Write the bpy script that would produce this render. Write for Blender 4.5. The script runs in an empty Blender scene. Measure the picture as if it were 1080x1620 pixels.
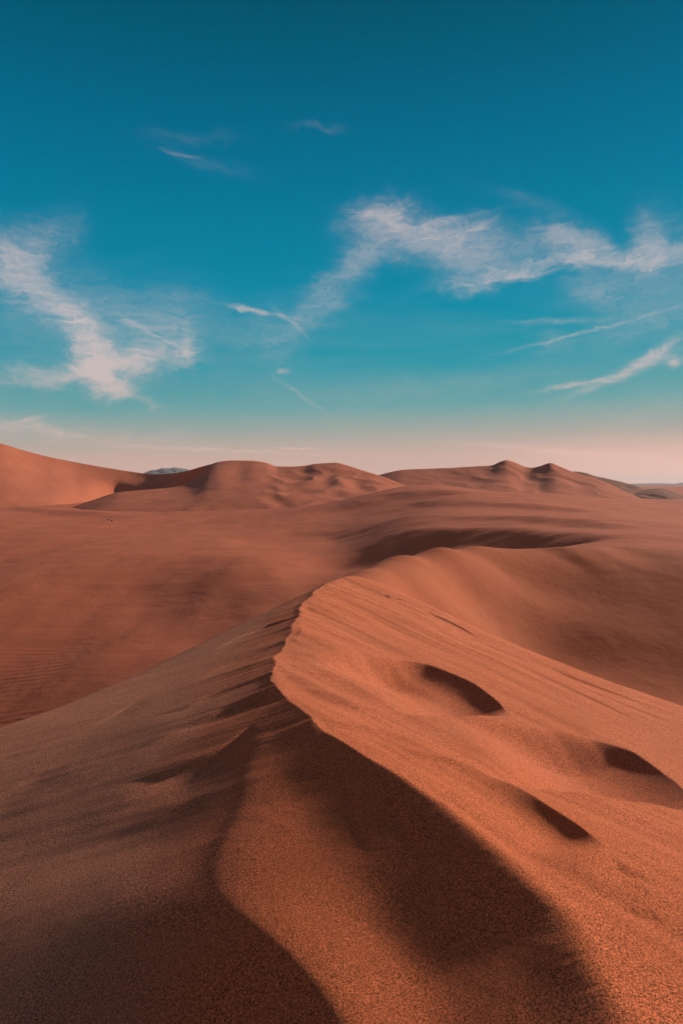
import bpy, math
import numpy as np
from mathutils import Vector

scene = bpy.context.scene
R = math.radians

# ------------------------------------------------------------------ camera
EYE = 1.6                                    # eye height above the sand underfoot
F = 1080.0                                   # focal length in photo pixels (24 mm on a 36 mm tall frame)
PITCH = math.atan(45.0 / F)
cam_d = bpy.data.cameras.new("Camera")
cam_d.sensor_fit = 'VERTICAL'
cam_d.sensor_height = 36.0
cam_d.lens = 24.0
cam_d.clip_start = 0.05
cam_d.clip_end = 30000
cam = bpy.data.objects.new("Camera", cam_d)
scene.collection.objects.link(cam)
cam.location = (0, 0, EYE)
cam.rotation_euler = (math.pi / 2 - PITCH, 0, 0)
scene.camera = cam

# ------------------------------------------------------------------ light
SUN_AZ = R(61)                               # to the right of the view, a little ahead
SUN_EL = R(21)
scene.view_settings.view_transform = 'Standard'
scene.view_settings.look = 'None'
scene.view_settings.gamma = 1
scene.view_settings.use_curve_mapping = False
scene.view_settings.exposure = 0.5

sun_d = bpy.data.lights.new("Sun", 'SUN')
sun_d.energy = 4.0
sun_d.angle = R(3.0)
sun_d.color = (1.0, 0.78, 0.66)
sun = bpy.data.objects.new("Sun", sun_d)
scene.collection.objects.link(sun)
sdir = Vector((math.sin(SUN_AZ) * math.cos(SUN_EL), math.cos(SUN_AZ) * math.cos(SUN_EL), math.sin(SUN_EL)))
sun.rotation_euler = sdir.to_track_quat('Z', 'Y').to_euler()
sun.location = (30, 10, 30)

world = bpy.data.worlds.new("World")
scene.world = world
world.use_nodes = True


class NT:
    """tiny helper for building node trees"""
    def __init__(self, tree):
        self.t = tree
        self.n = tree.nodes
        self.l = tree.links

    def node(self, typ, **kw):
        nd = self.n.new(typ)
        for k, v in kw.items():
            setattr(nd, k, v)
        return nd

    def put(self, sock, val):
        if isinstance(val, bpy.types.NodeSocket):
            self.l.new(val, sock)
        elif val is not None:
            sock.default_value = val

    def math(self, op, a, b=None, c=None, clamp=False):
        nd = self.node('ShaderNodeMath', operation=op)
        nd.use_clamp = clamp
        for i, v in enumerate((a, b, c)):
            if v is not None:
                self.put(nd.inputs[i], v)
        return nd.outputs[0]

    def vmath(self, op, a, b=None, out=0, scale=None):
        nd = self.node('ShaderNodeVectorMath', operation=op)
        self.put(nd.inputs[0], a)
        if b is not None:
            self.put(nd.inputs[1], b)
        if scale is not None:
            self.put(nd.inputs['Scale'], scale)
        return nd.outputs[out]

    def noise(self, vec, scale, detail=3, rough=0.5, dist=0.0, out=0):
        nd = self.node('ShaderNodeTexNoise')
        self.put(nd.inputs['Vector'], vec)
        nd.inputs['Scale'].default_value = scale
        nd.inputs['Detail'].default_value = detail
        nd.inputs['Roughness'].default_value = rough
        nd.inputs['Distortion'].default_value = dist
        return nd.outputs[out]

    def ramp(self, fac, stops, interp='LINEAR'):
        nd = self.node('ShaderNodeValToRGB')
        cr = nd.color_ramp
        cr.interpolation = interp
        while len(cr.elements) < len(stops):
            cr.elements.new(0.5)
        for e, (p, c) in zip(cr.elements, stops):
            e.position = p
            e.color = (*c, 1) if len(c) == 3 else c
        self.put(nd.inputs[0], fac)
        return nd.outputs[0]

    def rng(self, v, a, b, c=0.0, d=1.0, smooth=False):
        nd = self.node('ShaderNodeMapRange')
        nd.interpolation_type = 'SMOOTHSTEP' if smooth else 'LINEAR'
        for i, x in enumerate((v, a, b, c, d)):
            self.put(nd.inputs[i], x)
        return nd.outputs[0]

    def mix(self, fac, a, b, blend='MIX'):
        nd = self.node('ShaderNodeMix', data_type='RGBA', blend_type=blend)
        self.put(nd.inputs[0], fac)
        self.put(nd.inputs[6], a)
        self.put(nd.inputs[7], b)
        return nd.outputs[2]

    def comb(self, x, y, z):
        nd = self.node('ShaderNodeCombineXYZ')
        for i, v in enumerate((x, y, z)):
            self.put(nd.inputs[i], v)
        return nd.outputs[0]


def lin(r, g, b):
    def f(c):
        c /= 255.0
        return c / 12.92 if c <= 0.04045 else ((c + 0.055) / 1.055) ** 2.4
    return (f(r), f(g), f(b))


EXPO = 2 ** scene.view_settings.exposure


def sky_col(r, g, b, k=1.0):
    c = lin(r, g, b)
    return tuple(k * x / EXPO for x in c)


def build_world():
    w = NT(world.node_tree)
    w.n.clear()
    tc = w.node('ShaderNodeTexCoord').outputs['Generated']
    sep = w.node('ShaderNodeSeparateXYZ')
    w.l.new(w.vmath('NORMALIZE', tc), sep.inputs[0])
    X, Y, Z = sep.outputs
    el = w.math('MULTIPLY', w.math('ARCSINE', Z), 57.29578)         # degrees above the horizon
    az = w.math('MULTIPLY', w.math('ARCTAN2', X, Y), 57.29578)      # degrees to the right of the view
    toward = w.math('ADD', w.math('MULTIPLY', X, math.sin(SUN_AZ)), w.math('MULTIPLY', Y, math.cos(SUN_AZ)))

    # clear-sky gradient by elevation (degrees / 60)
    el2 = w.math('ADD', el, w.math('MULTIPLY', toward, -1.5))
    g = w.ramp(w.math('DIVIDE', w.math('MAXIMUM', el2, 0.0), 60.0), [
        (0.0, sky_col(216, 172, 158)),
        (0.027, sky_col(202, 168, 155)),
        (0.058, sky_col(160, 163, 155)),
        (0.093, sky_col(98, 158, 160)),
        (0.15, sky_col(22, 146, 163)),
        (0.24, sky_col(0, 134, 162)),
        (0.38, sky_col(0, 112, 147)),
        (0.52, sky_col(0, 88, 116)),
        (0.66, sky_col(0, 56, 74)),
        (1.0, sky_col(10, 66, 92)),
    ])
    # warm glow round the low sun (outside the photo, right of it)
    glow = w.rng(toward, 0.88, 1.0, 0, 1, True)
    low = w.rng(el, 0, 38, 1, 0, True)
    g = w.mix(w.math('MULTIPLY', w.math('MULTIPLY', glow, low), 0.75), g, (1.25, 0.62, 0.42, 1))
    # unseen sky behind and overhead, tinted dusky pink to grey violet to warm shadows
    back = w.rng(toward, 0.0, -0.5, 0, 1, True)
    low2 = w.rng(el, 0, 50, 1, 0, True)
    g = w.mix(w.math('MULTIPLY', back, 0.9), g, w.mix(low2, (0.085, 0.06, 0.075, 1), (0.245, 0.175, 0.162, 1)))
    g = w.mix(w.math('MULTIPLY', w.rng(el, 40, 62, 0, 1, True), 0.8), g, (0.085, 0.068, 0.085, 1))
    # pink on the right horizon
    pk = w.math('MULTIPLY', w.rng(az, 5, 30, 0, 1, True), w.rng(el, 0.4, 4.6, 1, 0, True))
    g = w.mix(w.math('MULTIPLY', pk, 0.85), g, (*sky_col(244, 190, 174), 1))

    # physical sky adds its own variation, filtered towards teal
    sky = w.node('ShaderNodeTexSky', sky_type='NISHITA')
    sky.sun_disc = False
    sky.sun_elevation = SUN_EL
    sky.sun_rotation = SUN_AZ
    sky.air_density = 1.0
    sky.dust_density = 1.0
    phys = w.mix(1.0, sky.outputs[0], (0.0, 0.0015, 0.002, 1), 'MULTIPLY')
    g = w.mix(1.0, g, phys, 'ADD')

    # ---- cirrus: wisps laid along strokes, in degrees of azimuth and elevation
    P0 = w.comb(az, el, 0.0)
    n1 = w.noise(P0, 0.16, 4, 0.6, 0.6, out=1)
    n2 = w.noise(w.vmath('MULTIPLY', P0, (0.75, 1.5, 1)), 0.75, 5, 0.52, 0.8, out=1)
    off1 = w.vmath('MULTIPLY', w.vmath('SUBTRACT', n1, (0.5, 0.5, 0.5)), (4.6, 3.4, 0))
    off2 = w.vmath('MULTIPLY', w.vmath('SUBTRACT', n2, (0.5, 0.5, 0.5)), (2.2, 1.5, 0))
    PW = w.vmath('ADD', w.vmath('ADD', P0, off1), off2)

    def blob_sum(blobs, coord):
        tot = None
        for (px, py, lx, ly, rot, amp) in blobs:
            a = math.degrees(math.atan((px - 540) / F))
            u = (px - 540) / F
            v = (810 - py) / F
            dy = math.cos(PITCH) + v * math.sin(PITCH)
            dz = -math.sin(PITCH) + v * math.cos(PITCH)
            a = math.degrees(math.atan2(u, dy))
            e = math.degrees(math.atan2(dz, math.hypot(u, dy)))
            k = 1 / 19.5                                         # degrees per pixel, about
            mp = w.node('ShaderNodeMapping', vector_type='TEXTURE')
            w.l.new(coord, mp.inputs[0])
            mp.inputs['Location'].default_value = (a, e, 0)
            mp.inputs['Rotation'].default_value = (0, 0, R(rot))
            mp.inputs['Scale'].default_value = (lx * k, ly * k, 1)
            d = w.vmath('DOT_PRODUCT', mp.outputs[0], mp.outputs[0], out=1)
            gz = w.math('MULTIPLY', w.math('EXPONENT', w.math('MULTIPLY', d, -1.0)), amp)
            tot = gz if tot is None else w.math('ADD', tot, gz)
        return tot

    soft = [  # px, py, half length, half width, tilt, strength
        (52, 385, 55, 30, 25, .42), (25, 425, 45, 36, -80, .46), (70, 468, 80, 24, -38, .62), (125, 515, 55, 22, -50, .66),
        (190, 505, 90, 46, -25, .40), (270, 515, 60, 55, 60, .38),
        (200, 577, 80, 19, 8, 1.2), (155, 562, 38, 26, -70, 1.1), (172, 614, 18, 22, 90, 1.3), (60, 590, 90, 14, 10, .52),
        (230, 630, 40, 7, -8, .35), (296, 552, 20, 14, 70, .55), (60, 540, 80, 60, 0, .20),
        (600, 345, 48, 18, 10, .62), (680, 362, 85, 20, -6, .84), (590, 390, 60, 24, 30, .42), (540, 440, 66, 20, 38, .36),
        (500, 500, 70, 26, 35, .32), (430, 530, 60, 40, 30, .24), (370, 520, 60, 40, 20, .15),
        (745, 400, 80, 32, -12, .66), (800, 435, 95, 12, 4, .70), (840, 385, 45, 16, 10, .22),
        (900, 380, 50, 20, -25, .78), (965, 410, 75, 15, -6, .80), (1020, 388, 38, 26, 70, .66), (1075, 390, 24, 14, 0, .6),
        (945, 462, 38, 22, -20, .42), (1060, 450, 90, 50, 20, .30), (1010, 520, 110, 22, 8, .24), (865, 540, 20, 22, 70, .22),
        (700, 610, 230, 20, 3, .18), (120, 690, 240, 14, 0, .28), (30, 674, 75, 12, -8, .55), (1000, 650, 150, 30, 4, .18),
        (820, 310, 60, 12, -20, .14), (300, 212, 60, 9, 3, .12), (330, 252, 70, 8, -8, .10), (507, 206, 34, 6, -4, .16),
    ]
    fine = [
        (985, 592, 66, 6, 20, .80), (1035, 560, 40, 7, 30, .80), (1068, 573, 10, 6, 10, .95), (915, 606, 45, 3.5, 8, .7),
        (420, 494, 58, 3.0, -10, .55), (385, 489, 24, 2.5, -5, .5), (458, 508, 26, 3.5, -35, .4), (447, 587, 8, 3.5, 0, .6),
        (930, 524, 100, 2.5, 11, .38), (880, 508, 60, 4, -3, .3), (287, 243, 26, 2, -5, .24), (470, 709, 38, 1.8, 0, .8),
        (250, 532, 55, 3, -24, .45), (298, 545, 7, 34, 8, .35), (475, 625, 44, 3, -34, .22),
        (900, 714, 150, 5, -5, .65), (1010, 728, 130, 8, -5, .7), (350, 712, 170, 3, -2, .5), (40, 665, 22, 3, 12, .7),
        (830, 436, 80, 3, 5, .40), (590, 335, 30, 7, 0, .35), (760, 358, 20, 4, 20, .5), (700, 350, 60, 4, 8, .3), (960, 418, 60, 4, -8, .3),
    ]
    s = blob_sum(soft, PW)
    off3 = w.vmath('MULTIPLY', w.vmath('SUBTRACT', n2, (0.5, 0.5, 0.5)), (1.2, 0.7, 0))
    fz = blob_sum(fine, w.vmath('ADD', P0, off3))
    tx = w.noise(w.vmath('ADD', w.vmath('MULTIPLY', P0, (0.42, 1.25, 1)), off2), 0.95, 8, 0.52, 1.6)
    tx2 = w.noise(w.vmath('ADD', w.vmath('MULTIPLY', P0, (0.7, 1.5, 1)), off1), 3.0, 6, 0.6, 2.2)
    txm = w.math('ADD', w.math('MULTIPLY', tx, 0.8), w.math('MULTIPLY', tx2, 0.2))
    wisp = w.rng(txm, 0.30, 0.68, 0.25, 1.25)
    dens = w.math('MULTIPLY', w.math('POWER', s, 1.35), wisp)
    dens = w.math('ADD', w.math('MULTIPLY', dens, 0.70), w.math('MULTIPLY', fz, w.rng(txm, 0.32, 0.62, 0.15, 0.85)))
    # overall thin veil in the lower sky
    veil = w.math('MULTIPLY', w.noise(w.vmath('MULTIPLY', P0, (0.25, 1.0, 1)), 0.22, 6, 0.6, 0.6), w.rng(el, 30, 4, 0, 0.22, True))
    dens = w.math('ADD', dens, w.math('MULTIPLY', w.rng(veil, 0.06, 0.16, 0, 1), 0.10))
    dens = w.math('SUBTRACT', 1.0, w.math('EXPONENT', w.math('MULTIPLY', dens, -1.25)))
    dens = w.math('MINIMUM', dens, 0.80)
    ccol = w.mix(w.rng(el, 2, 12, 0, 1), (*sky_col(236, 190, 178), 1), (*sky_col(214, 196, 194), 1))
    g = w.mix(dens, g, ccol)
    # the far side below the horizon, seen only by bounce light
    g = w.mix(w.rng(el, -0.2, -1.0, 0, 1), g, (0.16, 0.09, 0.07, 1))

    bg = w.node('ShaderNodeBackground')
    w.l.new(g, bg.inputs[0])
    bg.inputs[1].default_value = 1.0
    out = w.node('ShaderNodeOutputWorld')
    w.l.new(bg.outputs[0], out.inputs[0])
    world.cycles.sampling_method = 'MANUAL'
    world.cycles.sample_map_resolution = 512


build_world()


# ------------------------------------------------------------------ geometry tools
def P(px, py, Y):
    """point seen at a pixel of the photo, at forward distance Y (z from the eye)"""
    u, v = (px - 540) / F, (810 - py) / F
    dy = math.cos(PITCH) + v * math.sin(PITCH)
    dz = -math.sin(PITCH) + v * math.cos(PITCH)
    return (u / dy * Y, Y, dz / dy * Y)


def Pz(px, py, z):
    p = P(px, py, 1.0)
    return P(px, py, z / p[2])


_rng = np.random.RandomState(7)
_perm = _rng.permutation(256)
_perm = np.concatenate([_perm, _perm, _perm])
_ga = _rng.rand(256) * 2 * np.pi
_gx, _gy = np.cos(_ga), np.sin(_ga)


def perlin(x, y):
    xi = np.floor(x).astype(np.int64); yi = np.floor(y).astype(np.int64)
    fx = x - xi; fy = y - yi
    xi &= 255; yi &= 255
    u = fx * fx * fx * (fx * (fx * 6 - 15) + 10); v = fy * fy * fy * (fy * (fy * 6 - 15) + 10)

    def g(ix, iy, dx, dy):
        h = _perm[_perm[ix & 255] + (iy & 255)]
        return _gx[h] * dx + _gy[h] * dy
    a = g(xi, yi, fx, fy); b = g(xi + 1, yi, fx - 1, fy)
    c = g(xi, yi + 1, fx, fy - 1); d = g(xi + 1, yi + 1, fx - 1, fy - 1)
    return 1.5 * ((a * (1 - u) + b * u) * (1 - v) + (c * (1 - u) + d * u) * v)


def fbm(x, y, n=4, k=0.5):
    t = 0; a = 1.0
    for i in range(n):
        t = t + a * perlin(x * 2 ** i + 17.3 * i, y * 2 ** i - 9.1 * i)
        a *= k
    return t


def sst(x):
    x = np.clip(x, 0, 1)
    return x * x * (3 - 2 * x)


def polydist(x, y, pts, side):
    """signed distance (positive on the `side` direction) and the 0..1 place along a polyline"""
    pts = np.array(pts, float)[:, :2]
    seg = np.linalg.norm(np.diff(pts, axis=0), axis=1)
    cum = np.concatenate([[0], np.cumsum(seg)])
    best = np.full(x.shape, 1e18); sg = np.zeros(x.shape); tt = np.zeros(x.shape)
    ch = pts[-1] - pts[0]
    flip = -1.0 if (-ch[1] * side[0] + ch[0] * side[1]) < 0 else 1.0
    for i in range(len(pts) - 1):
        ax, ay = pts[i]; bx, by = pts[i + 1]
        ex, ey = (bx - ax) / seg[i], (by - ay) / seg[i]
        s = (x - ax) * ex + (y - ay) * ey
        sc = np.clip(s, 0, seg[i])
        qx, qy = x - ax - sc * ex, y - ay - sc * ey
        d = qx * qx + qy * qy
        nx, ny = -ey * flip, ex * flip
        m = d < best
        best = np.where(m, d, best)
        sg = np.where(m, np.where(qx * nx + qy * ny >= 0, 1.0, -1.0), sg)
        tt = np.where(m, (cum[i] + sc) / cum[-1], tt)
        # true overshoot past the ends, to fade
    e0 = (pts[0] - pts[1]); e0 /= np.linalg.norm(e0)
    e1 = (pts[-1] - pts[-2]); e1 /= np.linalg.norm(e1)
    over = np.maximum(np.maximum((x - pts[0, 0]) * e0[0] + (y - pts[0, 1]) * e0[1], (x - pts[-1, 0]) * e1[0] + (y - pts[-1, 1]) * e1[1]), 0)
    return sg * np.sqrt(best), tt, over


def pchip(xk, yk):
    xk = np.array(xk, float); yk = np.array(yk, float)
    h = np.diff(xk); dl = np.diff(yk) / h
    m = np.zeros(len(xk))
    for i in range(1, len(xk) - 1):
        if dl[i - 1] * dl[i] > 0:
            w1, w2 = 2 * h[i] + h[i - 1], h[i] + 2 * h[i - 1]
            m[i] = (w1 + w2) / (w1 / dl[i - 1] + w2 / dl[i])
    m[0], m[-1] = dl[0], dl[-1]

    def f(x):
        x = np.asarray(x, float)
        xc = np.clip(x, xk[0], xk[-1])
        i = np.clip(np.searchsorted(xk, xc, side='right') - 1, 0, len(xk) - 2)
        t = (xc - xk[i]) / h[i]
        v = (yk[i] * (1 + 2 * t) * (1 - t) ** 2 + h[i] * m[i] * t * (1 - t) ** 2 + yk[i + 1] * t * t * (3 - 2 * t) + h[i] * m[i + 1] * t * t * (t - 1))
        return v + np.where(x < xk[0], (x - xk[0]) * m[0], 0) + np.where(x > xk[-1], (x - xk[-1]) * m[-1], 0)
    return f


LEE = (-math.sin(SUN_AZ), -math.cos(SUN_AZ))


def smooth_line(pts, n=6):
    """Catmull-Rom through the points"""
    p = np.array(pts, float)
    p = np.vstack([2 * p[0] - p[1], p, 2 * p[-1] - p[-2]])
    out = []
    for i in range(1, len(p) - 2):
        for t in np.arange(n) / n:
            a, b, c, d = p[i - 1], p[i], p[i + 1], p[i + 2]
            out.append(0.5 * ((2 * b) + (-a + c) * t + (2 * a - 5 * b + 4 * c - d) * t * t + (-a + 3 * b - 3 * c + d) * t ** 3))
    out.append(p[-2])
    return np.array(out)


def scoop(x, y, z, pts, H, w1, w2, lip=0.0, ends=(0.25, 0.25), side=LEE, wob=0.0, sharp=0.0):
    """hollow below a line: a wall of height H and width w1 on the lee side, easing back over w2"""
    pts = np.array(pts, float)[:, :2]
    ch = pts[-1] - pts[0]
    Lc = np.linalg.norm(ch); ch = ch / Lc
    nv = np.array([-ch[1], ch[0]])
    if nv @ np.array(side) < 0:
        nv = -nv
    uu = (pts - pts[0]) @ ch; vv = (pts - pts[0]) @ nv
    curve = pchip(uu, vv)
    lo = pts.min(0) - w2 * 1.4; hi = pts.max(0) + w2 * 1.4
    m = (x > lo[0]) & (x < hi[0]) & (y > lo[1]) & (y < hi[1])
    if not m.any():
        return z
    xs, ys = x[m], y[m]
    us = (xs - pts[0, 0]) * ch[0] + (ys - pts[0, 1]) * ch[1]
    vs = (xs - pts[0, 0]) * nv[0] + (ys - pts[0, 1]) * nv[1]
    d = vs - curve(np.clip(us, 0, Lc))
    if wob:
        d = d + wob * perlin(xs / (wob * 9), ys / (wob * 9))
        us = us + 2 * wob * perlin(xs / (wob * 14) + 5, ys / (wob * 14))
    t = us / Lc
    env = sst(t / max(ends[0], 1e-3)) * sst((1 - t) / max(ends[1], 1e-3))
    q = np.clip(d / (w1 * (0.5 + 0.5 * env)), 0, 1)
    f = np.where(d < 0, 0, (sst(q) * (1 - sharp) + sharp * (1 - (1 - q) ** 2)) * (1 - sst((d - w1) / (w2 - w1))))
    dz = -H * env * f
    if lip:
        dz = dz + lip * env * np.exp(-np.maximum(-d, 0) / (w2 * 0.35)) * np.where(d < 0, 1, np.exp(-np.maximum(d, 0) / (0.4 * w1)))
    z = z.copy()
    z[m] += dz
    return z


def tps(pts, val, lam=0.0):
    pts = np.array(pts, float); val = np.array(val, float)
    n = len(pts)
    r = np.linalg.norm(pts[:, None] - pts[None], axis=2)
    K = np.where(r > 0, r * r * np.log(r + 1e-12), 0) + lam * np.eye(n)
    Q = np.hstack([np.ones((n, 1)), pts])
    A = np.block([[K, Q], [Q.T, np.zeros((3, 3))]])
    w = np.linalg.solve(A, np.concatenate([val, [0, 0, 0]]))

    def f(u, v):
        out = w[n] + w[n + 1] * u + w[n + 2] * v
        for i in range(n):
            r2 = (u - pts[i, 0]) ** 2 + (v - pts[i, 1]) ** 2
            out = out + w[i] * 0.5 * r2 * np.log(r2 + 1e-12)
        return out
    return f


def mesh_grid(name, X, Y, Z, mat, kind='structure', extra=None):
    """one sheet from 2-D arrays of points (z measured from the eye)"""
    nr, nc = X.shape
    me = bpy.data.meshes.new(name)
    co = np.stack([X, Y, Z + EYE], -1).reshape(-1, 3).astype(np.float32)
    idx = np.arange(nr * nc).reshape(nr, nc)
    q = np.stack([idx[:-1, :-1], idx[:-1, 1:], idx[1:, 1:], idx[1:, :-1]], -1).reshape(-1, 4)
    a, b, d = co[q[0, 0]], co[q[0, 1]], co[q[0, 3]]
    if np.cross(b - a, d - a)[2] < 0:
        q = q[:, ::-1]
    me.vertices.add(len(co)); me.vertices.foreach_set('co', co.ravel())
    me.loops.add(q.size); me.loops.foreach_set('vertex_index', np.ascontiguousarray(q).ravel().astype(np.int32))
    me.polygons.add(len(q))
    me.polygons.foreach_set('loop_start', (np.arange(len(q)) * 4).astype(np.int32))
    me.polygons.foreach_set('loop_total', np.full(len(q), 4, np.int32))
    me.update(calc_edges=True)
    me.polygons.foreach_set('use_smooth', np.ones(len(q), bool))
    me.materials.append(mat)
    o = bpy.data.objects.new(name, me)
    scene.collection.objects.link(o)
    if kind:
        o['kind'] = kind
    return o


# ------------------------------------------------------------------ sand materials
def sand(name, base, dark, light, grain=0.0, grain_bump=0.0, streak=None, patch=30.0, ripple=None, soft_bump=0.0, soft_scale=1.0, left_tone=None, grade_tint=None):
    m = bpy.data.materials.new(name)
    m.use_nodes = True
    s = NT(m.node_tree)
    s.n.clear()
    pos = s.node('ShaderNodeNewGeometry').outputs['Position']
    # broad tone drift between redder and browner sand
    pn = s.noise(pos, 1.0 / patch, 4, 0.55, 0.4)
    c = s.mix(s.rng(pn, 0.35, 0.65), (*dark, 1), (*base, 1))
    pn2 = s.noise(s.vmath('MULTIPLY', pos, (1, 1, 2.5)), 3.7 / patch, 5, 0.6, 0.6)
    c = s.mix(s.rng(pn2, 0.48, 0.75, 0, 0.6), c, (*light, 1))
    if left_tone:                                  # paler, greyer tone coming in towards the left flank
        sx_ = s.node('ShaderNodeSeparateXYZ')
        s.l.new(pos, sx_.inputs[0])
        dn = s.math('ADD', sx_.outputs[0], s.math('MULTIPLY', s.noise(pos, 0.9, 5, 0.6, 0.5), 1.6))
        c = s.mix(s.rng(dn, left_tone[0], left_tone[1], 0, 0.9, True), c, (*left_tone[2], 1))
    if grade_tint:                                  # redder colour-grade tint painted over the near sand and shaded slip slope
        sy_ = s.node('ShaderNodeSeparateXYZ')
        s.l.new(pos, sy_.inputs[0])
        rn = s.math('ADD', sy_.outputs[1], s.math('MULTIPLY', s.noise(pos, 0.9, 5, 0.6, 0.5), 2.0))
        rx = s.math('MULTIPLY', s.rng(rn, grade_tint[0], grade_tint[1], 0, 0.9, True), s.rng(sy_.outputs[0], -0.9, -0.2, 0, 1, True))
        c = s.mix(rx, c, (*grade_tint[2], 1))
    if streak:
        sx, sy, ang, st = streak
        mp = s.node('ShaderNodeMapping', vector_type='POINT')
        s.l.new(pos, mp.inputs[0])
        mp.inputs['Rotation'].default_value = (0, 0, R(ang))
        mp2 = s.vmath('MULTIPLY', mp.outputs[0], (1 / sx, 1 / sy, 1 / sy))
        sn = s.noise(mp2, 1.0, 5, 0.6, 0.3)
        c = s.mix(s.rng(sn, 0.3, 0.7, 0, st), c, s.mix(1.0, c, (0.62, 0.55, 0.52, 1), 'MULTIPLY'))
    if grain:
        g1 = s.noise(pos, 120.0, 3, 0.8)
        g2 = s.noise(pos, 420.0, 1, 0.5)
        gg = s.math('ADD', s.math('MULTIPLY', g1, 0.6), s.math('MULTIPLY', g2, 0.4))
        f = s.rng(gg, 0.40, 0.60, 1 - grain, 1 + grain)
        gm = s.rng(s.noise(pos, 1.7, 4, 0.6, 0.6), 0.35, 0.65, 0.62, 1.15)
        f = s.math('ADD', 1.0, s.math('MULTIPLY', s.math('SUBTRACT', f, 1.0), gm))
        c = s.vmath('MULTIPLY', c, s.comb(f, f, f))
    b = s.node('ShaderNodeBsdfPrincipled')
    s.put(b.inputs['Base Color'], c)
    b.inputs['Roughness'].default_value = 0.95
    b.inputs['Specular IOR Level'].default_value = 0.12
    nrm = None

    def bump(height, dist, strength):
        nonlocal nrm
        bp = s.node('ShaderNodeBump')
        bp.inputs['Distance'].default_value = dist
        bp.inputs['Strength'].default_value = strength
        s.put(bp.inputs['Height'], height)
        if nrm is not None:
            s.l.new(nrm, bp.inputs['Normal'])
        nrm = bp.outputs[0]
    if soft_bump:
        bump(s.noise(pos, soft_scale, 6, 0.6, 0.3), soft_bump, 1.0)
    if streak:
        bump(sn, streak[1] * 0.035, 1.0)
    if ripple:
        wl, ang, amp, thr = ripple
        mp = s.node('ShaderNodeMapping', vector_type='POINT')
        s.l.new(pos, mp.inputs[0])
        mp.inputs['Rotation'].default_value = (0, 0, R(ang))
        wv = s.node('ShaderNodeTexWave', wave_type='BANDS', bands_direction='Y', wave_profile='SIN')
        s.l.new(mp.outputs[0], wv.inputs[0])
        wv.inputs['Scale'].default_value = 6.2832 / 20 / wl * 1.0
        wv.inputs['Distortion'].default_value = 3.5
        wv.inputs['Detail'].default_value = 3
        wv.inputs['Detail Scale'].default_value = 1.2
        spp = s.node('ShaderNodeSeparateXYZ')
        s.l.new(pos, spp.inputs[0])
        msk = s.math('MULTIPLY', s.rng(s.noise(pos, 0.09, 3, 0.5), thr, thr + 0.14), s.rng(spp.outputs[1], 38, 62, 1, 0, True))
        bump(s.math('MULTIPLY', wv.outputs[1], msk), amp, 1.0)
    if grain_bump:
        bump(gg, grain_bump, 1.0)
    if nrm is not None:
        s.l.new(nrm, b.inputs['Normal'])
    o = s.node('ShaderNodeOutputMaterial')
    s.l.new(b.outputs[0], o.inputs[0])
    return m


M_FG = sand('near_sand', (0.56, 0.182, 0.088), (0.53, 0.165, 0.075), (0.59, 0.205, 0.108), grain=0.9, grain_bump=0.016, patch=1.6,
            soft_bump=0.012, soft_scale=3.0, left_tone=(0.50, -0.7, (0.49, 0.222, 0.134)), grade_tint=(6.8, 3.6, (0.60, 0.172, 0.066)))
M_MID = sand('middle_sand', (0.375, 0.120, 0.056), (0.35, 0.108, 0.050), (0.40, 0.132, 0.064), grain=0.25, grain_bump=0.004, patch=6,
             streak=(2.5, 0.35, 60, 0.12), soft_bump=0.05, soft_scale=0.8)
M_GND = sand('plain_sand', (0.47, 0.150, 0.078), (0.43, 0.132, 0.066), (0.50, 0.172, 0.094), patch=70,
             streak=(40, 5, 10, 0.14), ripple=(0.8, 12, 0.030, 0.44), soft_bump=0.25, soft_scale=0.12)
M_FAR = sand('far_sand', (0.455, 0.152, 0.080), (0.42, 0.132, 0.068), (0.48, 0.170, 0.095), patch=90,
             streak=(30, 6, 40, 0.22), soft_bump=0.9, soft_scale=0.035)

# ------------------------------------------------------------------ foreground dune
ZC = -1.5
crest_px = [(1035, 1700), (985, 1600), (955, 1540), (900, 1450), (820, 1370), (740, 1300), (640, 1230), (560, 1182), (497, 1138),
            (455, 1103), (438, 1068), (441, 1040), (455, 1012), (466, 990), (477, 963), (492, 943), (514, 923), (545, 910)]
cr = np.array([Pz(a, b, ZC) for a, b in crest_px])
cr_y = np.concatenate([[-6, -2, 0.0, 1.0], cr[:, 1], [12.6, 14.5, 20]])
cr_x = np.concatenate([[-0.6, 0.35, 0.72, 0.82], cr[:, 0], [0.30, 0.95, 2.5]])
cr_z = np.concatenate([[-1.5, -1.45, -1.45, -1.48], np.full(len(cr), ZC), [-1.76, -2.1, -4.0]])


fcx, fcz = pchip(cr_y, cr_x), pchip(cr_y, cr_z)
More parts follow.
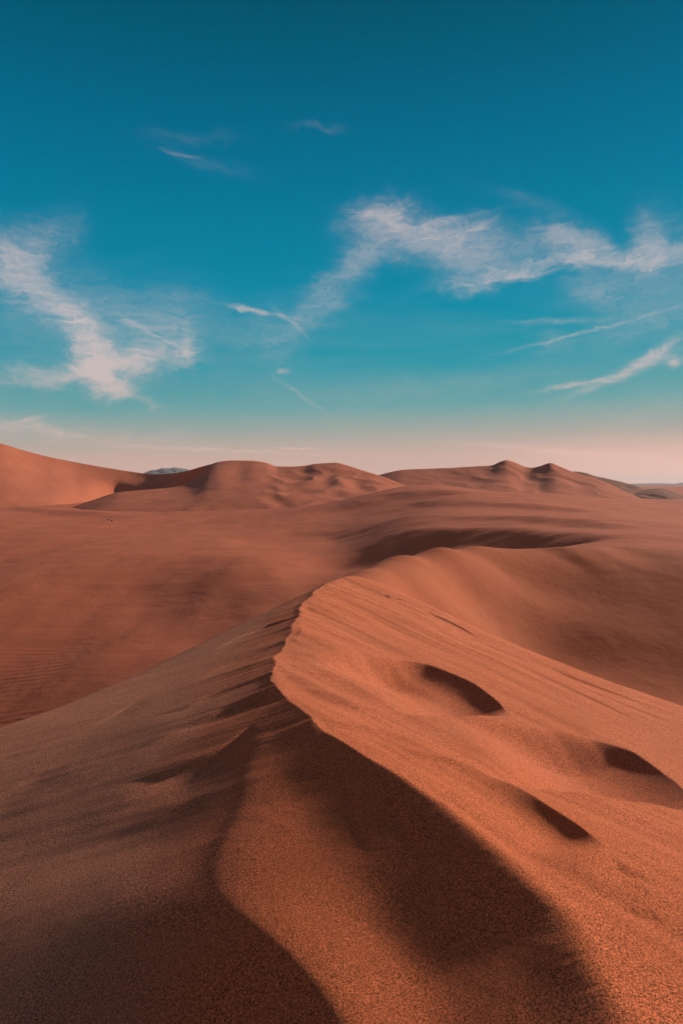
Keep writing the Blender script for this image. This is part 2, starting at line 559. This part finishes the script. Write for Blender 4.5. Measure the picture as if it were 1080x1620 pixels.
# cross-sections: y -> left knots (distance, drop), right knots
sections = [
    (-4.0, [(.3, .14), (.6, .26), (1.0, .40), (1.2, .47), (2.0, .70), (4, 1.4), (9, 2.9)], [(.3, .05), (1, .2), (3, .7), (6, 1.4), (12, 2.9)]),
    (0.5, [(.28, .12), (.5, .21), (.66, .225), (.76, .265), (1.3, .48), (3.2, 1.03), (9, 2.6)], [(.3, .05), (1, .2), (3, .7), (6, 1.4), (12, 2.9)]),
    (1.9, [(.26, .112), (.52, .200), (.72, .225), (.82, .265), (1.2, .42), (3.0, .93), (9, 2.5)], [(.3, .05), (1, .2), (3, .7), (6, 1.4), (12, 2.9)]),
    (2.5, [(.26, .110), (.56, .206), (.93, .258), (1.03, .304), (1.45, .49), (3.0, .92), (9, 2.45)], [(.3, .05), (1, .2), (3, .7), (6, 1.4), (12, 2.9)]),
    (3.0, [(.24, .089), (.50, .174), (1.08, .300), (1.18, .334), (1.55, .452), (3.0, .86), (9, 2.4)], [(.3, .05), (1, .2), (3, .7), (6, 1.4), (12, 2.9)]),
    (3.8, [(.16, .060), (.36, .125), (.62, .196), (.70, .225), (1.1, .354), (3.0, .85), (9, 2.4)], [(.3, .05), (1, .2), (3, .7), (6, 1.4), (12, 2.9)]),
    (4.6, [(.10, .036), (.2, .072), (.36, .122), (.45, .148), (1.0, .310), (3.0, .84), (9, 2.4)], [(.3, .05), (1, .2), (3, .7), (6, 1.4), (12, 2.9)]),
    (6.0, [(.08, .028), (.16, .054), (.3, .10), (.4, .131), (1.0, .31), (3.0, .82), (9, 2.4)], [(.3, .04), (1, .2), (3, .68), (6, 1.35), (12, 2.9)]),
    (8.0, [(.08, .03), (.16, .056), (.3, .10), (.4, .131), (1.0, .31), (3.0, .88), (9, 2.5)], [(.3, .05), (1, .2), (3, .66), (6, 1.3), (12, 2.9)]),
    (10.0, [(.08, .03), (.16, .056), (.3, .10), (.4, .132), (1.0, .32), (3.0, .92), (9, 2.6)], [(.3, .05), (1, .18), (3, .60), (6, 1.25), (12, 2.9)]),
    (16.0, [(.08, .03), (.16, .06), (.3, .10), (.4, .133), (1.0, .33), (3.0, .95), (9, 2.7)], [(.3, .05), (1, .18), (3, .6), (6, 1.25), (12, 2.9)]),
]
DG = np.concatenate([-np.linspace(14, 2, 121)[:-1], -np.linspace(2, 0, 201)[:-1], np.linspace(0, 2, 201)[:-1], np.linspace(2, 16, 141)])
YG = np.linspace(-4, 16, 401)
sy = [s[0] for s in sections]
kl = [(pchip(sy, [s[1][k][0] for s in sections])(YG), pchip(sy, [s[1][k][1] for s in sections])(YG)) for k in range(7)]
kr = [(pchip(sy, [s[2][k][0] for s in sections])(YG), pchip(sy, [s[2][k][1] for s in sections])(YG)) for k in range(5)]
TAB = np.zeros((len(YG), len(DG)))
for j in range(len(YG)):
    fl = pchip([0] + [k[0][j] for k in kl], [0] + [-k[1][j] for k in kl])
    fr = pchip([0] + [k[0][j] for k in kr], [0] + [-k[1][j] for k in kr])
    TAB[j] = np.where(DG < 0, fl(-DG), fr(DG))


def tab(d, y):
    fi = np.interp(y, YG, np.arange(len(YG))); fj = np.interp(d, DG, np.arange(len(DG)))
    i = np.minimum(fi.astype(int), len(YG) - 2); j = np.minimum(fj.astype(int), len(DG) - 2)
    a, b = fi - i, fj - j
    return (TAB[i, j] * (1 - a) * (1 - b) + TAB[i + 1, j] * a * (1 - b) + TAB[i, j + 1] * (1 - a) * b + TAB[i + 1, j + 1] * a * b)


edgeL = [P(550, 905, 11.6), P(500, 927, 10.2), P(400, 976, 8.9), P(300, 1028, 7.9), P(200, 1076, 7.1), P(100, 1116, 6.55), P(0, 1148, 6.25), P(-200, 1205, 5.9), P(-800, 1320, 5.2)]
edgeR = [P(540, 902, 12.4), P(600, 935, 11.3), P(670, 962, 10.2), P(760, 1000, 9.2), P(850, 1036, 8.6), P(960, 1074, 8.0), P(1080, 1108, 7.5), P(1300, 1160, 6.8), P(2000, 1290, 5.2)]


def face(x, y):
    w = sst((y - 3.6) / 1.0) * sst((11.4 - y) / 1.0)
    # scalloped brink
    jag = w * (0.035 * perlin(y * 2.3 + 3, y * 0 + .5) + 0.030 * np.abs(perlin(y * 4.6 + 7, y * 0 + 2.5)) + 0.020 * np.abs(perlin(y * 10, y * 0 + 4.5)) + 0.006 * perlin(y * 25, y * 0 + 1.5))
    jag = jag + sst((3.8 - y) / 0.6) * (0.012 * perlin(y * 5.0, y * 0 + 6.2) + 0.006 * np.abs(perlin(y * 16, y * 0 + 3.3)) + 0.003 * perlin(y * 45, y * 0 + 8.3))
    d0 = x - fcx(y)
    d = d0 + jag * np.exp(-(d0 / np.where(y > 4.2, 0.7, 0.09)) ** 2)
    z = fcz(y) + tab(d, y)
    rr = 0.001 + 0.045 * sst((3.9 - y) / 1.4)
    z = z - 0.30 * (np.sqrt(d * d + rr * rr) - np.abs(d))
    dL, _, _ = polydist(x, y, edgeL, (-1, 1))
    dR, _, _ = polydist(x, y, edgeR, (1, 1))
    sm = lambda q, k: 0.5 * (q + np.sqrt(q * q + k * k))
    z = z - 0.62 * sm(dL, 0.12) 
    z = z - 0.55 * sm(dR, 0.14) 
    return z, d


def hit(px, py, fn=None, y0=1.2, y1=14):
    p = P(px, py, 1.0)
    ys = np.linspace(y0, y1, 3000)
    z = face(p[0] * ys, ys)[0]
    k = np.argmax(p[2] * ys < z)
    if not (p[2] * ys < z).any():
        k = len(ys) - 1
    return (p[0] * ys[k], ys[k])


def fg_height(x, y):
    z, d = face(x, y)
    near = lambda pts: [hit(a, b) for a, b in pts]
    # wind fluting on the sunlit face: long low waves running off the brink to the right and nearer
    ang = R(-52)
    u = x * math.cos(ang) + y * math.sin(ang)
    v = -x * math.sin(ang) + y * math.cos(ang)
    wr = sst(d / 0.12)
    fl = 0.016 * perlin(u / 2.2, v / 0.30 + 0.4 * perlin(u / 1.5, v / 1.5)) + 0.007 * perlin(u / 1.4 + 5, v / 0.12)
    fl += 0.030 * perlin(u / 3.5 + 9, v / 0.85 + 3)
    calm = 1.0
    for (qx, qy), rad in [(hit(715, 1090), .55), (hit(1000, 1225), .55), (hit(885, 1300), .35)]:
        calm = calm * (1 - 0.85 * np.exp(-((x - qx) ** 2 + (y - qy) ** 2) / rad ** 2))
    z = z + calm * wr * fl * (0.45 + 0.55 * sst((3.2 - d) / 2.0)) * sst((y - 1.0) / 1.5)
    # fluting on the left face, along the fall line
    wl = sst(-d / 0.25)
    z = z + wl * (0.0028 * perlin(x / 1.6 + 2, y / 0.22 + .5 * perlin(x / 1.0, y / 1.0)) + 0.002 * perlin(x / 0.8, y / 0.09)) * sst((y - 2.6) / 1.2)
    z = z + wl * 0.006 * perlin(x / 2.2 + 4, (y + 0.5 * x) / 0.8)
    z = z + 0.0025 * fbm(x * 1.3, y * 1.3, 3)
    # sand streams on the slip slope
    z = z + sst(-d / 0.10) * sst((4.2 - y) / 0.8) * sst((1.1 + d) / 0.5) * (0.0007 * perlin((y + 1.1 * d + 0.1 * perlin(x * 3, y * 3)) / 0.16, d / 1.1 + 3) + 0.0005 * perlin((y + 1.1 * d) / 0.07 + 9, d / 0.7))
    # small scarps across the left face (their steep side looks at the viewer)
    S = (0.35, -1.0)
    for pts, H, w1, w2, e in [
        ([(436, 1084), (370, 1112), (300, 1145), (250, 1170), (198, 1198)], .036, .07, .42, (.10, .75)),
        ([(405, 1140), (345, 1183), (290, 1211), (240, 1226), (185, 1242)], .034, .07, .50, (.35, .6)),
        ([(474, 974), (420, 990), (370, 1011), (340, 1028), (320, 1038)], .017, .06, .50, (.3, .6)),
        ([(438, 1062), (400, 1076), (340, 1097), (290, 1120), (230, 1137)], .018, .06, .40, (.15, .6)),
        ([(462, 1012), (400, 1034), (350, 1055), (290, 1088)], .016, .05, .35, (.3, .6)),
        ([(110, 1208), (50, 1228), (10, 1250), (-60, 1290)], .010, .10, .5, (.4, .4)),
        ([(230, 1100), (160, 1140), (90, 1170), (30, 1200)], .010, .08, .4, (.4, .5)),
        ([(350, 1245), (250, 1290), (160, 1320), (60, 1370)], .010, .12, .5, (.4, .5)),
    ]:
        z = scoop(x, y, z, near(pts), 0.95 * H, w1, w2, ends=e, side=S, wob=0.0, sharp=0.6)
    # blown hollows on the sunlit face
    z = scoop(x, y, z, near([(515, 1026), (570, 1029), (620, 1040), (665, 1058), (710, 1085)]), .045, .30, 1.2, ends=(.4, .5), wob=0.01)
    z = scoop(x, y, z, near([(615, 1034), (680, 1050), (740, 1076), (780, 1104), (812, 1134)]), .188, .54, 1.5, ends=(.24, .20), sharp=0.9, lip=0.008)
    z = scoop(x, y, z, near([(872, 1154), (940, 1170), (1005, 1194), (1060, 1232), (1105, 1290)]), .245, .68, 1.6, ends=(.24, .18), sharp=0.9, lip=0.008)
    z = scoop(x, y, z, near([(570, 1160), (660, 1190), (740, 1210), (815, 1246), (866, 1276), (916, 1308), (966, 1350)]), .078, .20, .66, ends=(.88, .16), sharp=0.9, lip=0.003)
    z = scoop(x, y, z, near([(975, 1362), (1000, 1380), (1040, 1400)]), .012, .06, .25, ends=(.3, .5), wob=0.008)
    # bands near the brink
    for pts, H in [([(446, 1075), (520, 1095), (600, 1120), (680, 1160), (760, 1190)], .020),
                   ([(470, 985), (540, 1003), (600, 1025), (660, 1050)], .014),
                   ([(455, 1025), (510, 1040), (560, 1062), (620, 1090)], .014),
                   ([(500, 1132), (580, 1148), (680, 1175)], .014)]:
        z = scoop(x, y, z, near(pts), H, .16, .5, ends=(.2, .5), wob=0.015)
    # thin cut marks near the far edge of the sunlit face
    for pts, H in [([(797, 1040), (850, 1064), (900, 1088), (960, 1116), (1060, 1168)], .009),
                   ([(668, 966), (700, 978), (730, 992), (760, 1010)], .018),
                   ([(755, 1012), (800, 1030), (850, 1052)], .008),
                   ([(860, 1050), (920, 1076), (1000, 1106), (1090, 1140)], .011),
                   ([(900, 1078), (970, 1106), (1080, 1150)], .008),
                   ([(780, 1060), (850, 1095), (900, 1116)], .006),
                   ([(612, 941), (620, 947)], .014), ([(630, 947), (638, 951)], .010)]:
        z = scoop(x, y, z, near(pts), H, .045, .32, ends=(.25, .4), wob=0.006, lip=0.2 * H)
    # little slumps on the shaded slip slope
    for pts, H in [([(620, 1250), (650, 1300), (680, 1350)], .008), ([(560, 1240), (575, 1300), (590, 1360)], .006),
                   ([(997, 1428), (1015, 1440), (1024, 1450)], .005), ([(1030, 1436), (1042, 1448), (1052, 1460)], .005)]:
        z = scoop(x, y, z, near(pts), H, .03, .11, ends=(.3, .4), wob=0.004, lip=0.1 * H, side=(-1, -.2))
    return z


def fan_t(n, core=0.47, full=1.6, frac=0.80):
    k = int(n * frac)
    c = np.linspace(-core, core, k)
    e = np.linspace(0, 1, (n - k) // 2 + 1)[1:] ** 1.7
    return np.concatenate([-(core + e[::-1] * (full - core)), c, core + e * (full - core)])


def build_foreground():
    ty = fan_t(1000)
    # rows: spacing follows distance
    yy = 1.3 * np.exp(np.linspace(0, math.log(16 / 1.3), 1050))
    yb = np.linspace(-3.0, 1.3, 60)[:-1]
    yy = np.concatenate([yb, yy])
    T, Yg = np.meshgrid(ty, yy)
    Xg = T * (np.maximum(Yg, 0) * 0.94 + 2.2)
    Z = fg_height(Xg, Yg)
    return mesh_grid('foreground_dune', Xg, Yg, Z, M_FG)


build_foreground()

# ------------------------------------------------------------------ middle dune, behind and to the right
mp = [P(*q) for q in [
    (565, 918, 13.2), (600, 903, 15), (650, 880, 18), (700, 866, 20.5), (760, 864, 22.5), (830, 868, 25), (900, 867, 25.5), (1000, 867, 25.2), (1080, 871, 24.8), (1250, 876, 24.5),
    (665, 925, 15.9), (700, 925, 17.5), (750, 950, 18.4), (800, 905, 21.3), (850, 1000, 18.2), (850, 1040, 16.9), (900, 940, 20.7), (950, 1000, 18), (950, 1070, 15.9),
    (1000, 915, 21.6), (1080, 940, 19.8), (1080, 1000, 17.6), (1080, 1100, 14.8), (1250, 940, 18.8), (1250, 1080, 14.9), (800, 1030, 16.2), (690, 990, 14.7), (1000, 885, 23.6), (1080, 890, 22.6)]]
mp += [(-2.5, 11, -4.2), (-2.5, 15, -5.0), (-1.5, 19, -5.3), (0.5, 23, -5.5), (2.5, 28, -5.7), (5, 33, -5.6), (2, 8.5, -4.4), (8, 8.5, -4.6), (14, 10, -5.4), (22, 14, -4.0), (24, 30, -3.4), (-1, 9, -4.6), (30, 22, -2.6), (10, 34, -4.6), (16, 36, -4.4)]
f_mid = tps([(a, b) for a, b, c in mp], [c for a, b, c in mp], 0.02)


def mid_height(x, y):
    z = f_mid(x, y)
    z = z + 0.018 * fbm(x / 2.5, y / 4.0, 4) * sst((y - 9) / 4)
    z = scoop(x, y, z, [P(835, 866, 25), P(868, 854, 25.4), P(905, 858, 25.6), P(960, 864, 26)], -0.15, 1.2, 5, ends=(.3, .5), wob=0.05)
    return z


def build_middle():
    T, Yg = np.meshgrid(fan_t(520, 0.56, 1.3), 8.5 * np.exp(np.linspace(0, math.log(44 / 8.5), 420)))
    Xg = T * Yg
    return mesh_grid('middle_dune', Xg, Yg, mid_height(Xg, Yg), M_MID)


build_middle()

# ------------------------------------------------------------------ the desert plain
gp = [
    (-500, 1420, 25), (-500, 1110, 50), (-500, 885, 120), (-500, 804, 300),
    (0, 1270, 25), (0, 1098, 40), (0, 974, 60), (0, 876, 100), (0, 831, 160), (0, 806, 250), (0, 784, 600),
    (200, 1190, 25), (200, 1040, 40), (200, 946, 60), (200, 868, 100), (200, 829, 160), (200, 803, 260),
    (400, 1120, 28), (400, 1005, 40), (400, 925, 60), (400, 888, 76), (400, 862, 98), (400, 825, 150), (400, 803, 220), (400, 784, 600),
    (550, 1060, 28), (550, 955, 45), (550, 905, 62), (550, 884, 80), (550, 850, 105), (550, 812, 150), (550, 790, 220),
    (640, 1000, 28), (640, 900, 50), (640, 868, 62), (640, 845, 78), (640, 815, 108), (640, 790, 150), (640, 769, 210),
    (720, 1000, 25), (720, 900, 42), (720, 860, 57), (720, 835, 74), (720, 800, 115), (720, 771, 190),
    (800, 980, 24), (800, 895, 40), (800, 860, 53), (800, 832, 69), (800, 800, 110), (800, 778, 180),
    (900, 960, 24), (900, 880, 40), (900, 850, 52), (900, 830, 65), (900, 800, 115), (900, 783, 172),
    (1000, 900, 33), (1000, 855, 47), (1000, 832, 64), (1000, 807, 112), (1000, 794, 155),
    (1080, 890, 35), (1080, 855, 48), (1080, 832, 68), (1080, 812, 112), (1080, 802, 155),
    (1500, 890, 34), (1500, 840, 60), (1500, 808, 150),
    (560, 800, 300), (720, 796, 290), (900, 798, 280), (1080, 808, 260), (1500, 800, 300), (720, 781, 600), (1080, 781, 600), (1500, 781, 600),
    (0, 767.6, 4000), (540, 767.6, 4000), (1080, 767.6, 4000)]
f_gnd = tps([(a / 300, 2.0 * math.log(c)) for a, b, c in gp], [(b - 765) * c / 1080 / 10 for a, b, c in gp], 0.0004)


def gnd_base(x, y):
    yc = np.maximum(y, 22)
    pxx = np.clip(540 + 1080 * x / yc, -700, 1800)
    return -10 * f_gnd(pxx / 300, 2.0 * np.log(yc))


def ghit(pts):
    out = []
    for px, py in pts:
        p = P(px, py, 1.0)
        ys = np.exp(np.linspace(math.log(24), math.log(400), 4000))
        k = np.argmax(p[2] * ys < gnd_base(p[0] * ys, ys))
        out.append((p[0] * ys[k], ys[k]))
    return out


def gnd_height(x, y):
    yc = np.maximum(y, 22)
    pxx = np.clip(540 + 1080 * x / yc, -700, 1800)
    z = -10 * f_gnd(pxx / 300, 2.0 * np.log(yc))
    z = np.where(y > 600, z * 1.0, z)
    fade = sst((y - 22) / 30) * sst((900 - y) / 500)
    z = z + fade * (0.30 * fbm(x / 22, y / 34, 4) + 0.5 * perlin(x / 60, y / 80 + 4))
    # slip slope of the hollow behind the middle dune
    G = ghit
    z = scoop(x, y, z, G([(640, 838), (730, 832), (800, 831), (870, 836), (930, 843), (1010, 852)]), 1.9, 8.0, 26, ends=(.45, .12), wob=0.5, side=(-.3, -.9))
    # low dune crossing the plain on the left
    z = scoop(x, y, z, [(-24, 86), (-16, 83), (-9, 79), (-3, 74), (1, 69), (6, 63), (14, 57)], 2.5, 21.0, 75, ends=(.5, .12), wob=0.0, side=(-.3, -.9), lip=0.15)
    # small swells
    for pts, H, a, b in [
        ([(640, 775), (700, 777), (780, 783)], 0.9, 12, 40),
        ([(640, 792), (760, 796), (900, 806), (1000, 818)], .5, 6, 30),
        ([(20, 800), (150, 812), (260, 820)], .7, 10, 40),
        ([(700, 815), (850, 822), (1000, 836), (1100, 850)], .35, 4, 18),
        ([(350, 850), (450, 842), (560, 832)], .3, 8, 30),
    ]:
        z = scoop(x, y, z, G(pts), H, a, b, ends=(.3, .3), wob=.6, side=(-.4, -.9), lip=0.2 * H)
    # near the viewer the plain drops away below the dunes
    z = z - np.where(y < 22, (22 - y) * 0.05, 0) - 3.5 * sst((31 - y) / 10) * sst((x + 1) / 3)
    return z


def build_ground():
    T, Yg = np.meshgrid(fan_t(760, 0.56, 3.0, 0.72), np.concatenate([np.linspace(-60, 19, 24), 20 * np.exp(np.linspace(0, math.log(700 / 20.), 800)), np.linspace(730, 6500, 30)]))
    Xg = T * (np.maximum(Yg, 0) + 10)
    return mesh_grid('sand_ground', Xg, Yg, gnd_height(Xg, Yg), M_GND)


build_ground()


# ------------------------------------------------------------------ far dunes: sheets lofted through crest, slope and foot lines
def loft(name, rows, mat, ncol=420, nsub=18, amp=1.0, back=(20, 8, 60, 30), seed=0, flute=None):
    lo = max(r[0][0] for r in rows); hi = min(r[-1][0] for r in rows)
    px = np.linspace(lo, hi, ncol)
    curves = []
    for r in rows:
        a = np.array(r, float)
        py = pchip(a[:, 0], a[:, 1])(px)
        Yv = np.exp(pchip(a[:, 0], np.log(a[:, 2]))(px))
        k = [P(p, q, y) for p, q, y in zip(px, py, Yv)]
        curves.append(np.array(k))
    c0 = curves[0]
    dirv = c0[:, :2] / np.linalg.norm(c0[:, :2], axis=1, keepdims=True)
    b1 = c0.copy(); b1[:, :2] += dirv * back[0]; b1[:, 2] -= back[1]
    b2 = c0.copy(); b2[:, :2] += dirv * back[2]; b2[:, 2] -= back[3]
    front = curves
    # catmull-rom down the front, starting sharply at the crest
    out = [b2, b1]
    n = len(front)
    for i in range(n - 1):
        p0 = front[i - 1] if i > 0 else 2 * front[0] - front[1]
        p1, p2 = front[i], front[i + 1]
        p3 = front[i + 2] if i + 2 < n else 2 * p2 - p1
        for t in np.arange(nsub) / nsub:
            out.append(0.5 * ((2 * p1) + (-p0 + p2) * t + (2 * p0 - 5 * p1 + 4 * p2 - p3) * t * t + (-p0 + 3 * p1 - 3 * p2 + p3) * t ** 3))
    out.append(front[-1])
    G = np.array(out)
    X, Y, Z = G[..., 0], G[..., 1], G[..., 2]
    w = np.concatenate([[0.3, 0.6], 0.15 + 0.85 * sst(np.arange(len(out) - 2) / (nsub * 0.7))])[:, None]
    Z = Z + amp * w * fbm(X / 45 + seed, Y / 60 - seed, 4)
    if flute:
        a0, a1, am, sc = flute
        m = sst((np.tile(px, (len(out), 1)) - a0) / 50) * sst((a1 - np.tile(px, (len(out), 1))) / 50)
        rid = 1 - np.abs(perlin(X / sc + 0.3 * perlin(X / 20, Y / 20), (Y + 0.9 * X) / (sc * 2.4)))
        Z = Z + am * m * w * (rid - 0.7)
    return mesh_grid(name, X, Y, Z, mat)


loft('far_dune', [
    [(-400, 640, 400), (-100, 682, 418), (0, 701, 428), (40, 713, 440), (80, 723, 450), (130, 733, 460), (200, 745, 462), (245, 750, 453), (270, 749, 448), (290, 746, 438), (332, 735, 402), (352, 731, 394)],
    [(-400, 710, 320), (-100, 735, 350), (0, 744, 366), (80, 756, 394), (130, 758, 424), (190, 763, 441), (245, 770, 437), (270, 768, 434), (300, 760, 424), (332, 745, 397), (352, 736, 391)],
    [(-400, 790, 270), (-100, 794, 280), (0, 796, 290), (80, 790, 325), (130, 786, 375), (190, 784, 432), (245, 790, 428), (270, 788, 420), (300, 776, 412), (332, 756, 391), (352, 741, 388)],
    [(-400, 850, 225), (-100, 840, 235), (0, 834, 240), (80, 822, 275), (130, 812, 330), (190, 808, 400), (245, 810, 415), (352, 780, 385)],
], M_FAR, amp=0.7, seed=3, ncol=520)
loft('central_dune', [
    [(90, 812, 262), (150, 790, 285), (190, 778.5, 299), (240, 774, 312), (272, 771, 322), (295, 765, 335), (315, 752, 355), (332, 736, 385), (345, 731, 390), (370, 728.5, 392), (400, 729, 388), (420, 732, 384), (440, 738, 380),
     (460, 738, 376), (480, 737, 374), (500, 733.5, 372), (530, 732, 370), (548, 736, 364), (570, 743, 352), (600, 752, 335), (640, 768, 310), (700, 790, 290)],
    [(90, 818, 245), (190, 790, 262), (240, 786, 268), (300, 780, 272), (330, 768, 285), (350, 762, 296), (380, 758, 312), (400, 760, 304), (450, 764, 298), (500, 760, 300), (540, 757, 304), (570, 764, 290), (600, 770, 276), (640, 782, 262), (700, 800, 250)],
    [(90, 828, 215), (240, 808, 215), (350, 800, 215), (450, 796, 215), (560, 796, 215), (640, 796, 225), (700, 805, 225)],
    [(90, 850, 180), (240, 845, 180), (350, 838, 180), (450, 835, 180), (560, 830, 185), (640, 830, 185), (700, 830, 190)],
], M_FAR, amp=0.7, seed=5, flute=(400, 640, 1.5, 13))
loft('peaked_dune', [
    [(540, 772, 500), (600, 751, 482), (640, 743, 474), (700, 740.5, 470), (750, 738, 466), (778, 736, 463), (790, 731, 461), (800, 728, 460), (812, 731, 459), (832, 739, 456), (840, 740, 452), (855, 737, 446),
     (870, 732.5, 440), (885, 738, 437), (907, 747, 430), (955, 762, 410), (990, 778, 385), (1020, 791, 355), (1050, 802, 335), (1110, 815, 310)],
    [(540, 790, 420), (640, 765, 405), (700, 765, 402), (760, 762, 398), (800, 752, 412), (830, 765, 392), (850, 768, 386), (880, 756, 400), (920, 770, 378), (960, 782, 355), (1020, 800, 325), (1110, 822, 290)],
    [(540, 810, 330), (640, 792, 330), (760, 792, 325), (870, 792, 320), (960, 800, 310), (1040, 812, 290), (1110, 832, 270)],
    [(540, 840, 280), (760, 832, 275), (870, 832, 270), (1040, 840, 255), (1110, 850, 250)],
], M_FAR, amp=0.6, seed=11, flute=(620, 1000, 1.2, 17))
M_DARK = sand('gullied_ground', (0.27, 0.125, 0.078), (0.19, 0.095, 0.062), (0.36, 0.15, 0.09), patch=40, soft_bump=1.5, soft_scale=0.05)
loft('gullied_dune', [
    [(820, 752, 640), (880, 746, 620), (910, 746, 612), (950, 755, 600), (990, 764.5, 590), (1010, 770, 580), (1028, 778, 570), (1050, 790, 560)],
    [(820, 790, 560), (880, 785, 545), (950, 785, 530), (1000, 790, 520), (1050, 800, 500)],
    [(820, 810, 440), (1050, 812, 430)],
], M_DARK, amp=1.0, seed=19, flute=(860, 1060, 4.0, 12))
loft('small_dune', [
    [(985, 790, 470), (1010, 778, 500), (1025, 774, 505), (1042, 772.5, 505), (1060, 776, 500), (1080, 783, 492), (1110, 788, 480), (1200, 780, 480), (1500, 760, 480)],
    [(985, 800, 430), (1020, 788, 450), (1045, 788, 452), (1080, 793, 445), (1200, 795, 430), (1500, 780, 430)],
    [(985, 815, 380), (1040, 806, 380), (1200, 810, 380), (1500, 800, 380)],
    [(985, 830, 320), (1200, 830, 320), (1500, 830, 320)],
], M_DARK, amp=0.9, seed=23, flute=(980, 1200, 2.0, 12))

M_HILL = sand('hill_rock', (0.21, 0.20, 0.20), (0.16, 0.155, 0.155), (0.27, 0.24, 0.23), patch=260, soft_bump=12, soft_scale=0.006)
loft('distant_hill', [
    [(205, 756, 2600), (228, 748, 2600), (240, 744, 2620), (249, 743, 2625), (258, 740.6, 2640), (267, 741, 2640), (277, 739.3, 2650), (284, 740.6, 2650), (294, 741.6, 2650), (306, 746.5, 2640), (340, 757, 2600)],
    [(205, 760, 2400), (243, 752, 2350), (278, 750, 2350), (306, 755, 2350), (340, 762, 2400)],
    [(205, 771, 2000), (340, 771, 2000)],
], M_HILL, amp=5, seed=31, back=(120, 40, 400, 120), ncol=200)
loft('distant_ridge', [
    [(860, 770, 5200), (960, 766.5, 5200), (1000, 765.3, 5200), (1040, 764.6, 5200), (1066, 765.2, 5200), (1078, 763.6, 5200), (1100, 761, 5200), (1300, 752, 5200), (1700, 748, 5200)],
    [(860, 772, 4700), (1000, 768.5, 4600), (1100, 767, 4600), (1300, 763, 4600), (1700, 760, 4600)],
    [(860, 776, 2600), (1000, 774, 2500), (1300, 774, 2500), (1700, 774, 2500)],
    [(860, 788, 1000), (1000, 787, 1000), (1300, 787, 1000), (1700, 787, 1000)],
], M_HILL, amp=4, seed=37, back=(200, 40, 500, 140), ncol=260)


# ------------------------------------------------------------------ two dark stones far out on the plain
import bmesh


def stone(px, py, size, label, seed, tone):
    p = P(px, py, 1.0)
    ys = np.linspace(100, 300, 4000)
    k = np.argmax(p[2] * ys < gnd_height(p[0] * ys, ys))
    x, y = p[0] * ys[k], ys[k]
    z = float(gnd_height(np.array([x]), np.array([y]))[0])
    bm = bmesh.new()
    bmesh.ops.create_icosphere(bm, subdivisions=4, radius=1)
    r = np.random.RandomState(seed)
    ax = r.randn(9, 3); ax /= np.linalg.norm(ax, axis=1, keepdims=True)
    cut = 0.62 + 0.25 * r.rand(9)
    for v in bm.verts:
        c = np.array(v.co)
        for a, q in zip(ax, cut):
            dd = c @ a
            if dd > q:
                c = c - a * (dd - q) * 0.85
        c *= 1 + 0.05 * math.sin(9 * c[0] + seed) * math.cos(8 * c[1])
        v.co = Vector((c[0] * size * 0.62, c[1] * size * 0.5, c[2] * size * 0.5 + size * 0.3))
    me = bpy.data.meshes.new('dark_stone')
    bm.to_mesh(me); bm.free()
    m = sand('stone_' + tone, (0.05, 0.03, 0.025) if tone == 'dark' else (0.2, 0.09, 0.06), (0.035, 0.02, 0.018) if tone == 'dark' else (0.16, 0.07, 0.05),
             (0.08, 0.05, 0.04), patch=0.4, soft_bump=0.05, soft_scale=4)
    me.materials.append(m)
    o = bpy.data.objects.new('dark_stone', me)
    o.location = (x, y, z + EYE - 0.05)
    o['label'] = label
    o['category'] = 'stone'
    o['group'] = 'stones on the plain'
    scene.collection.objects.link(o)


stone(177, 825, 0.40, 'small almost black stone on the open plain, the right and darker one of two', 3, 'dark')
stone(172, 823, 0.45, 'small reddish brown stone on the open plain, left of a darker stone', 9, 'brown')


# ------------------------------------------------------------------ haze
def build_haze():
    bm = bmesh.new()
    bmesh.ops.create_cube(bm, size=1)
    for v in bm.verts:
        v.co = Vector((v.co.x * 13400, v.co.y * 13400 + 0, (v.co.z + 0.5) * 247 - 180))
    me = bpy.data.meshes.new('haze')
    bm.to_mesh(me); bm.free()
    m = bpy.data.materials.new('haze_air')
    m.use_nodes = True
    t = m.node_tree
    t.nodes.clear()
    pv = t.nodes.new('ShaderNodeVolumePrincipled')
    pv.inputs['Color'].default_value = (0.58, 0.80, 0.90, 1)
    pv.inputs['Density'].default_value = 0.65e-4
    pv.inputs['Anisotropy'].default_value = 0.2
    o = t.nodes.new('ShaderNodeOutputMaterial')
    t.links.new(pv.outputs[0], o.inputs['Volume'])
    me.materials.append(m)
    ob = bpy.data.objects.new('haze', me)
    ob['kind'] = 'stuff'
    scene.collection.objects.link(ob)


USE_HAZE = True
if USE_HAZE:
    build_haze()
